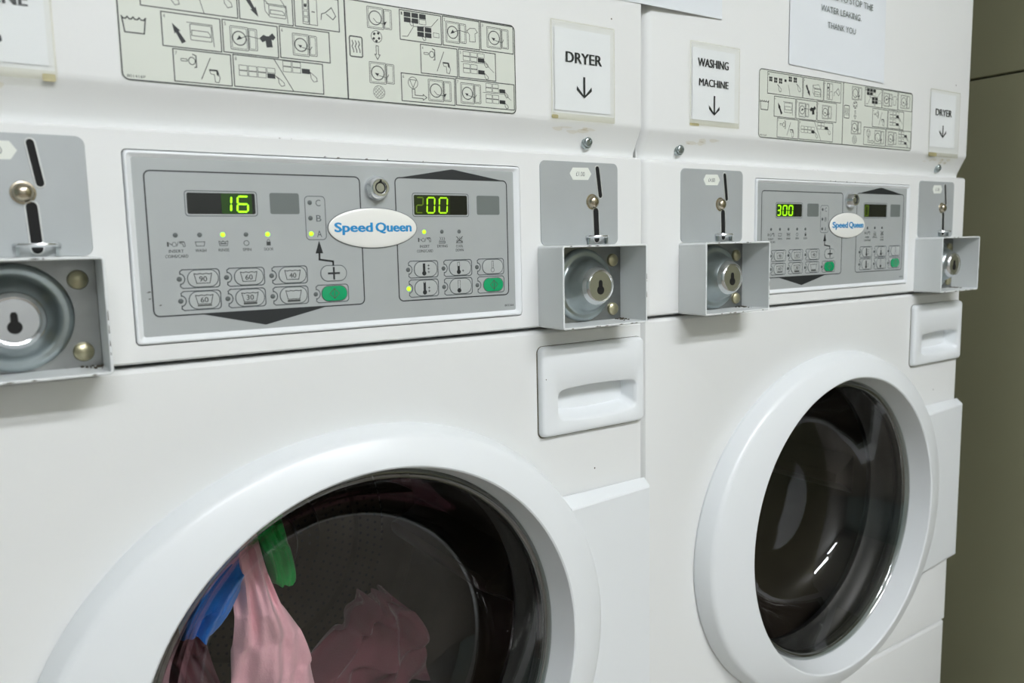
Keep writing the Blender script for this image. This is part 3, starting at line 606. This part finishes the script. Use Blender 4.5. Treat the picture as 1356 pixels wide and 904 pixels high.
    md = wf.modifiers.new('cut', 'BOOLEAN'); md.operation = 'DIFFERENCE'; md.solver = 'EXACT'; md.object = cut
    dg = bpy.context.evaluated_depsgraph_get(); nm = bpy.data.meshes.new_from_object(wf.evaluated_get(dg)); wf.modifiers.clear(); wf.data = nm; nm.name = 'washer_front'
    bpy.data.objects.remove(cut); nm.shade_smooth(); nm.set_sharp_from_angle(angle=math.radians(35))
    lp = MB(); lp.loft([rr(XL, XR, -1062, -720.6, 3, 40, 4), rr(XL, XR, -1062, -720.6, 3, 7, 4), rr(XL + 1.4, XR - 1.4, -1062, -721.6, 3, 3.4, 4), rr(XL + 6, XR - 6, -1060, -725, 3, 1.2, 4)], True, True)
    lp.build('lower_front', 'white_enamel', root, smooth=35)
    # soap drawer
    dx0, dx1, dz0, dz1 = 547, 684.6, -281.4, -190
    dr = MB(); ox = (567, 672.4, -265, -235.2)
    opening = rr(*ox, 7, -6, 6)
    opening = [(p[0], p[1], p[2] + (3.0 * (1 - ((p[0] - 620) / 53) ** 2) if p[2] > -250 else -3.5 * (1 - ((p[0] - 620) / 53) ** 2)) * (1 if abs(p[0] - 620) < 53 else 0) * 0.5) for p in opening]
    def sub(loop):      # finer loops so the curved edges read
        out = []
        for i in range(len(loop)):
            a, b = loop[i], loop[(i + 1) % len(loop)]; d = math.dist(a, b); n = 8 if d > 15 else 1
            for k in range(n): out.append(tuple(a[q] + (b[q] - a[q]) * k / n for q in range(3)))
        return out
    def subn(loop, ref):    # same split counts as ref
        out = []
        for i in range(len(loop)):
            a, b = loop[i], loop[(i + 1) % len(loop)]; d = math.dist(ref[i], ref[(i + 1) % len(ref)]); n = 8 if d > 15 else 1
            for k in range(n): out.append(tuple(a[q] + (b[q] - a[q]) * k / n for q in range(3)))
        return out
    ref = rr(*ox, 7, -6, 6)
    def bow(loop):
        res = []
        for (x, y, z) in loop:
            u = max(0, 1 - ((x - 620) / 52) ** 2); res.append((x, y, z + (2.6 * u if z > -250 else -3.4 * u)))
        return res
    L = [subn(rr(dx0, dx1, dz0, dz1, 6, 12, 6), ref), subn(rr(dx0, dx1, dz0, dz1, 6, -1, 6), ref), subn(rr(dx0 + .6, dx1 - .6, dz0 + .6, dz1 - .6, 6, -4.2, 6), ref), subn(rr(dx0 + 1.8, dx1 - 1.8, dz0 + 1.8, dz1 - 1.8, 5, -5.6, 6), ref), subn(rr(dx0 + 3.6, dx1 - 3.6, dz0 + 3.6, dz1 - 3.6, 5, -6.2, 6), ref),
         bow(subn(rr(ox[0] - 1.2, ox[1] + 1.2, ox[2] - 1.2, ox[3] + 1.2, 8, -6.2, 6), ref)), bow(subn(rr(*ox, 7, -5.4, 6), ref)), bow(subn(rr(ox[0] + 2, ox[1] - 2, ox[2] + 3, ox[3] - .6, 6, -1.5, 6), ref)), bow(subn(rr(ox[0] + 10, ox[1] - 10, ox[2] + 14, ox[3] - .8, 5, 24, 6), ref))]
    dr.loft(L, True, True); drw = dr.build('soap_drawer', 'white_plastic', root, smooth=40)
    MB().loft([rr(dx0 - 1.3, dx1 + 1.0, dz0 - 1.5, dz1 + .7, 7, 1.4, 6), rr(dx0 - 1.1, dx1 + .8, dz0 - 1.3, dz1 + .5, 7, .7, 6), rr(dx0 - .2, dx1 + .2, dz0 - .2, dz1 + .2, 6, .7, 6)]).build('drawer_seal_shade', 'seal_grime_shade', drw)  # grimy seal, also painted dark for the shadow in the drawer gap
    # door: ring, side handle, glass
    dl = MB().loft([door_loop(275, 235.5, 251, 4), door_loop(277, 237, 253, -1.5), door_loop(276.6, 236.8, 252.8, -3), door_loop(270, 231.6, 248, -17), door_loop(267.6, 229.6, 246, -20), door_loop(263, 226, 242, -22), door_loop(230, 214, 222, -27.6), door_loop(207.5, 207.5, 207.5, -30.2), door_loop(204.5, 204.5, 204.5, -30.6), door_loop(203, 203, 203, -29.6), door_loop(202.2, 202.2, 202.2, -27.6), door_loop(196.6, 196.6, 196.6, -4), door_loop(195.6, 195.6, 195.6, -1), door_loop(195.6, 195.6, 195.6, 14)])
    door = dl.build('door', 'white_plastic', root, smooth=30)
    ht = MB()
    # wedge shaped grip: sloping top and bottom, front face falling towards the cabinet edge
    b0 = [(572, -347), (687, -347), (687, -608), (572, -608)]; f0 = [(572, -356), (687, -355), (687, -602), (572, -602)]
    fy = [-19.5, -11.5, -11.5, -19.5]
    ht.loft([[(p[0], -1.0, p[1]) for p in b0], [(p[0], y * .18, p[1]) for p, y in zip(b0, fy)], [(p[0], y + 1.0, p[1] + (1.2 if p[1] > -400 else -1.2)) for p, y in zip(f0, fy)], [(p[0] - (1.2 if p[0] > 650 else 0), y, p[1] - (.6 if p[1] > -400 else -.6)) for p, y in zip(f0, fy)]], True, True)
    ht.build('door_handle', 'white_plastic', door, smooth=25)
    MB().lathe(DCX, DCZ, [(195.8, -.4), (194, -2.2), (191.6, -2.4), (190.4, -.8), (188.8, .2), (187.2, -.2), (185.8, 1.6), (185, 6)], 144, cap=False).build('glass_rim', 'rim_glass', door, smooth=50)
    MB().lathe(DCX, DCZ, BOWL, 144, cap=False).build('glass_bowl', 'door_glass', door, smooth=60)
    MB().lathe(DCX, DCZ, [(195, 6), (191, 9), (189, 14), (191, 20), (202, 25), (214, 34), (212, 46), (196, 52), (190, 58), (194, 68), (214, 80), (244, 84)], 96, cap=False).build('gasket', 'rubber', root, smooth=60)
    # drum: wall, back with concentric pressings, three lifter vanes
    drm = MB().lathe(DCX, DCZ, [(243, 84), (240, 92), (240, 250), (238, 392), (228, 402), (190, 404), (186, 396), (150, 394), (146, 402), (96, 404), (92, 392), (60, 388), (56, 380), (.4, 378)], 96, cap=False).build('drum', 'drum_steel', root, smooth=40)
    for k in range(3):
        a = PI / 2 + 0.5 + k * 2 * PI / 3; v = MB(); ux, uz = math.cos(a), math.sin(a); nx, nz = -uz, ux
        q = lambda r_, s_, y_: (DCX + ux * r_ + nx * s_, y_, DCZ + uz * r_ + nz * s_)
        v.loft([[q(241, -34, y_), q(214, -22 * t_, y_), q(192, -9 * t_, y_), q(190, 0, y_), q(192, 9 * t_, y_), q(214, 22 * t_, y_), q(241, 34, y_)] for y_, t_ in ((120, .7), (135, 1), (360, 1), (375, .7))], True, True, closed=False)
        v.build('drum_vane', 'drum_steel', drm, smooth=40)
    hs = MB()                                       # pierced holes in the drum back and wall
    for r_ in range(64, 186, 11):
        if 88 < r_ < 98 or 142 < r_ < 152: continue
        n = int(2 * PI * r_ / 11)
        for k in range(n):
            a = 2 * PI * (k + (r_ % 2) * .5) / n; y_ = 385 if r_ < 92 else (403.2 if r_ < 146 else 393.4)
            hs.disc(DCX + r_ * math.cos(a), DCZ + r_ * math.sin(a), 2.1, y_ - 1.2, 7)
    o = hs.build('drum_holes', 'black_void', drm, smooth=0); o['kind'] = 'stuff'
    return root

BX, BY, BZ, BR = 0.69 - 0.000246, 0.005574, -0.0000665, 0.01073
make_machine((0, 0, 0), 0, 'nearer white stacked washer dryer with coloured laundry behind its door glass',
             [('1', 255.6, 260.6, 'digit_on'), ('6', 265.4, 273.4, 'digit_on')], [('2', 419.2, 425.4, 'digit_dim'), ('0', 429.6, 437, 'digit_soft'), ('0', 441.8, 449.8, 'digit_soft')],
             (2, 4), (0,), 2, (0, 1), ('£4.80', '£1.00'))
make_machine((BX, BY, BZ), BR, 'farther white stacked washer dryer beside the olive wall, its drum empty',
             [('3', 230.4, 236.2, 'digit_on'), ('0', 241.0, 248.4, 'digit_on'), ('0', 252.6, 260, 'digit_on')], [('0', 418.6, 425.6, 'digit_dim')],
             (), (), -1, None, ('£4.80', '£1.00'))

# ------------------------------------------------------------------ paper signs
def to_B(x, z): return (BX + x / 1000 * math.cos(BR), BY + x / 1000 * math.sin(BR), BZ + Z0 + z / 1000)
def sheet(m, x0, x1, z0, z1, y0, curl, nx=8, nz=8, thick=.25, skew=0.0, bend=None):
    def P(i, j, off):
        u, v = i / nx, j / nz
        bd = max(0, (x0 + (x1 - x0) * u - bend[0])) * bend[1] if bend else 0
        return (x0 + (x1 - x0) * u, bd + y0 + off - curl * ((2 * u - 1) ** 2 * .5 + (2 * v - 1) ** 2 * .5) * (0.6 + .4 * math.sin(3.1 * u + 4.3 * v)), z0 + (z1 - z0) * v + skew * (u - .5))
    for off in ((0, thick) if thick else (0,)):
        o = len(m.v)
        for j in range(nz + 1):
            for i in range(nx + 1): m.v.append(P(i, j, off))
        for j in range(nz):
            for i in range(nx):
                a = o + j * (nx + 1) + i; m.f.append((a, a + 1, a + nx + 2, a + nx + 1))
    return m
def sign(label, onB, px, pz, lines, arrow, sleeve, paper=(0, 70.5, 0, 77.5), material='paper', group=None, name='paper_sign', skew=0.0, tapes=(), textmat='ink_black', bold=.05, curl=.35, bend=None):
    wp = paper[1]; loc = to_B(px + wp / 2, pz) if onB else ((px + wp / 2) / 1000, 0, Z0 + pz / 1000)
    e = tag(empty(name, loc, BR if onB else 0), label, 'sign', group); h = wp / 2
    sheet(MB(), -h, h, 0, paper[3], -.5, curl, nx=16, skew=skew, bend=bend).build('paper', material, e, machine=False, fix=False)
    if lines:
        t = MB()
        for body, x0, x1, z0, z1 in lines:
            k = len(t.v); t.text(body, x0 - h, x1 - h, z0, z1, -.5 - curl - .15, bold)
            t.v[k:] = [(p[0], p[1], p[2] + skew * p[0] / wp) for p in t.v[k:]]
        t.build('lettering', textmat, e, smooth=0, machine=False, fix=False)
    if arrow:
        ax, zt, zb, aw = arrow; ax -= h; s = 1.25; hh = aw * .95
        a = MB().flat([(ax - s, zt), (ax + s, zt), (ax + s, zb + 3.2), (ax + aw - .4, zb + hh + 2.2), (ax + aw, zb + hh - 1.6), (ax, zb), (ax - aw, zb + hh - 1.6), (ax - aw + .4, zb + hh + 2.2), (ax - s, zb + 3.2)], -.5 - curl - .15)
        a.build('arrow', 'ink_black', e, smooth=0, machine=False, fix=False)
    if sleeve:
        x0, x1, z0, z1 = sleeve; sheet(MB(), x0 - h, x1 - h, z0, z1, -.5 - curl - .5, .9, thick=0).build('plastic_sleeve', 'plastic_sleeve', e, machine=False, fix=False)
        fr = MB(); fr.frame(x0 - h + .6, x1 - h - .6, z0 + .6, z1 - .6, 1.4, -.5 - curl - 1.5, 1); fr.rect(x0 - h + 1, x1 - h - 1, z0 + 1, z0 + 6, -.5 - curl - 1.5); fr.build('sleeve_seam', 'sleeve_seam', e, smooth=0, machine=False, fix=False)
    for (x0, x1, z0, z1) in tapes:
        MB().loft([rr(x0 - h, x1 - h, z0, z1, 1, -.1, 2), rr(x0 - h, x1 - h, z0, z1, 1, -.5, 2)], False, True).build('tape', 'tape_old', e, machine=False)
    return e
sign('dryer sign with down arrow on the nearer machine, right of its instruction label', False, 572, 40,
     [('DRYER', 14, 59, 46, 56)], (36.4, 33.6, 13.2, 9.6), (-5.4, 75, -9, 84), tapes=((-3.6, 4, -8, -4.6),))
sign('cut-off washing machine sign at the top left corner of the picture', False, 76, 36.6,
     [('WASHING', 9, 61, 65.8, 74.2), ('MACHINE', 11, 61, 37, 45.4)], (36, 27, 6.4, 9), (-5, 75, -9.4, 84), tapes=((66, 74, -10, -5),))
sign('washing machine sign with down arrow on the farther machine, by the gap between machines', True, 77, 45,
     [('WASHING', 9, 59, 58.2, 67.2), ('MACHINE', 11, 59, 37.4, 45.4)], (36, 28, 6.4, 8.8), (-5, 77, -6, 84), tapes=((-3, 12, -6.6, -3.8),))
sign('dryer sign with down arrow on the farther machine, next to the olive wall', True, 575, 41,
     [('DRYER', 14, 59, 45.4, 55)], (36, 32, 13.6, 9.6), (-5, 80, -14, 82), tapes=((0, 22, -13.4, -8),))
sign('notice sheet about stopping the water leaking, above the farther machine label', True, 245, 120.4,
     [('USE TO STOP THE', 77.5, 174, 89.2, 97), ('WATER LEAKING.', 61, 148, 72, 79.6), ('THANK YOU', 75.6, 136, 53.4, 60.8)], None, None, paper=(0, 206, 0, 297), material='paper_cool', name='notice', skew=-3.6, textmat='ink_faint', bold=0.0, curl=1.2)
sign('blank-edged notice sheet bridging the two machines at the top of the picture', False, 520, 154, [], None, None, paper=(0, 294, 0, 210), material='paper_cool', name='notice', skew=7.0, curl=.5, bend=(21, .052))

# ------------------------------------------------------------------ laundry inside the nearer drum
def cloth(name, label, spine, material, folds, amp, seed, thick=7, back=0.0):
    """spine: list of (x, z, half_width, y) in mm from top to bottom; a rumpled hanging cloth with real thickness"""
    rnd = random.Random(seed); ph = [rnd.uniform(0, 6.28) for _ in range(8)]; nu, nv = 28, 44
    front, rear = [], []
    for j in range(nv + 1):
        t = j / nv * (len(spine) - 1); i = min(int(t), len(spine) - 2); f = t - i; f = f * f * (3 - 2 * f)
        x, z, hw, y = [spine[i][q] + (spine[i + 1][q] - spine[i][q]) * f for q in range(4)]
        for k in range(nu + 1):
            u = 2 * k / nu - 1; v = j / nv
            fold = math.sin(folds * PI * u * .5 + ph[0] + 2.2 * math.sin(3 * v + ph[1])) + .5 * math.sin(folds * 1.7 * u + ph[2] + 4 * v) + .35 * math.sin(9 * v + 3 * u + ph[3])
            ez = 3.5 * math.sin(4 * u + ph[4]) * (1 if j in (0, nv) else 0) + 1.6 * math.sin(7 * u + 11 * v + ph[5])
            edge = 1 + .10 * math.sin(10 * v + ph[6] + (2 if u > 0 else 0))
            fold += .45 * math.sin(13 * u + 6 * math.sin(5 * v + ph[7]) + ph[1]) + .3 * math.sin(17 * v - 5 * u + ph[2])
            yy = y + amp * fold + 16 * u * u
            rad = math.hypot(x + u * hw * edge - DCX, z + ez - DCZ)
            for (ra_, ya_), (rb_, yb_) in zip(BOWL[:-1], BOWL[1:]):
                if rb_ <= rad <= ra_: yy = max(yy, ya_ + (yb_ - ya_) * (ra_ - rad) / (ra_ - rb_) + 4); break
            front.append((x + u * hw * edge, yy, z + ez)); rear.append((x + u * hw * edge * .9, yy + thick + 10 * (1 - u * u), z + ez))
    m = MB(); n = nu + 1; m.v = front + rear; o = len(front)
    for j in range(nv):
        for k in range(nu):
            a = j * n + k; m.f.append((a, a + 1, a + n + 1, a + n)); m.f.append((o + a, o + a + n, o + a + n + 1, o + a + 1))
    for j in range(nv):
        a = j * n; m.f.append((a, a + n, o + a + n, o + a)); a += nu; m.f.append((a, o + a, o + a + n, a + n))
    for k in range(nu): m.f.append((k, o + k, o + k + 1, k + 1)); a = nv * n + k; m.f.append((a, a + 1, o + a + 1, o + a))
    cx, cz = spine[-1][0] / 1000, Z0 + spine[-1][1] / 1000
    ob = m.build(name, material, None, smooth=60, org=(cx, .12, cz)); ob.location = (cx, .12, cz)
    return tag(ob, label, 'laundry', 'laundry in the nearer drum')
cloth('blue_cloth', 'bright blue cloth at the left of the laundry behind the nearer door glass', [(274, -338, 8, 122), (264, -366, 20, 108), (254, -394, 27, 104), (248, -424, 27, 108), (238, -448, 17, 118)], 'cloth_blue', 3.2, 5, 11)
cloth('pink_towel', 'pale pink towel in the middle of the laundry behind the nearer door glass', [(284, -346, 8, 128), (287, -370, 15, 112), (289, -402, 18, 108), (294, -438, 24, 112), (303, -476, 33, 122), (311, -520, 40, 132), (320, -580, 48, 142), (326, -632, 50, 152)], 'cloth_pink', 4.6, 7, 5)
cloth('green_cloth', 'green cloth right of the pink towel behind the nearer door glass', [(311, -334, 10, 150), (317, -360, 15, 144), (323, -390, 16, 142), (331, -430, 13, 146)], 'cloth_green', 2.4, 4, 23)
cloth('beige_cloth', 'small beige scrap above the pink towel behind the nearer door glass', [(301, -312, 9, 172), (308, -320, 12, 166), (312, -332, 10, 166)], 'cloth_beige', 2.0, 3, 31)
cloth('mauve_cloth', 'dull mauve cloth at the lower left, below the blue cloth', [(236, -440, 12, 178), (236, -490, 24, 172), (240, -550, 30, 186), (254, -616, 34, 206)], 'cloth_dusk', 3.0, 6, 42)
cloth('rose_garment', 'dusky rose garment heaped low in the nearer drum, right of the towel', [(474, -520, 20, 246), (464, -548, 50, 230), (450, -590, 84, 214), (440, -640, 84, 216)], 'cloth_dusk', 5.0, 12, 55)
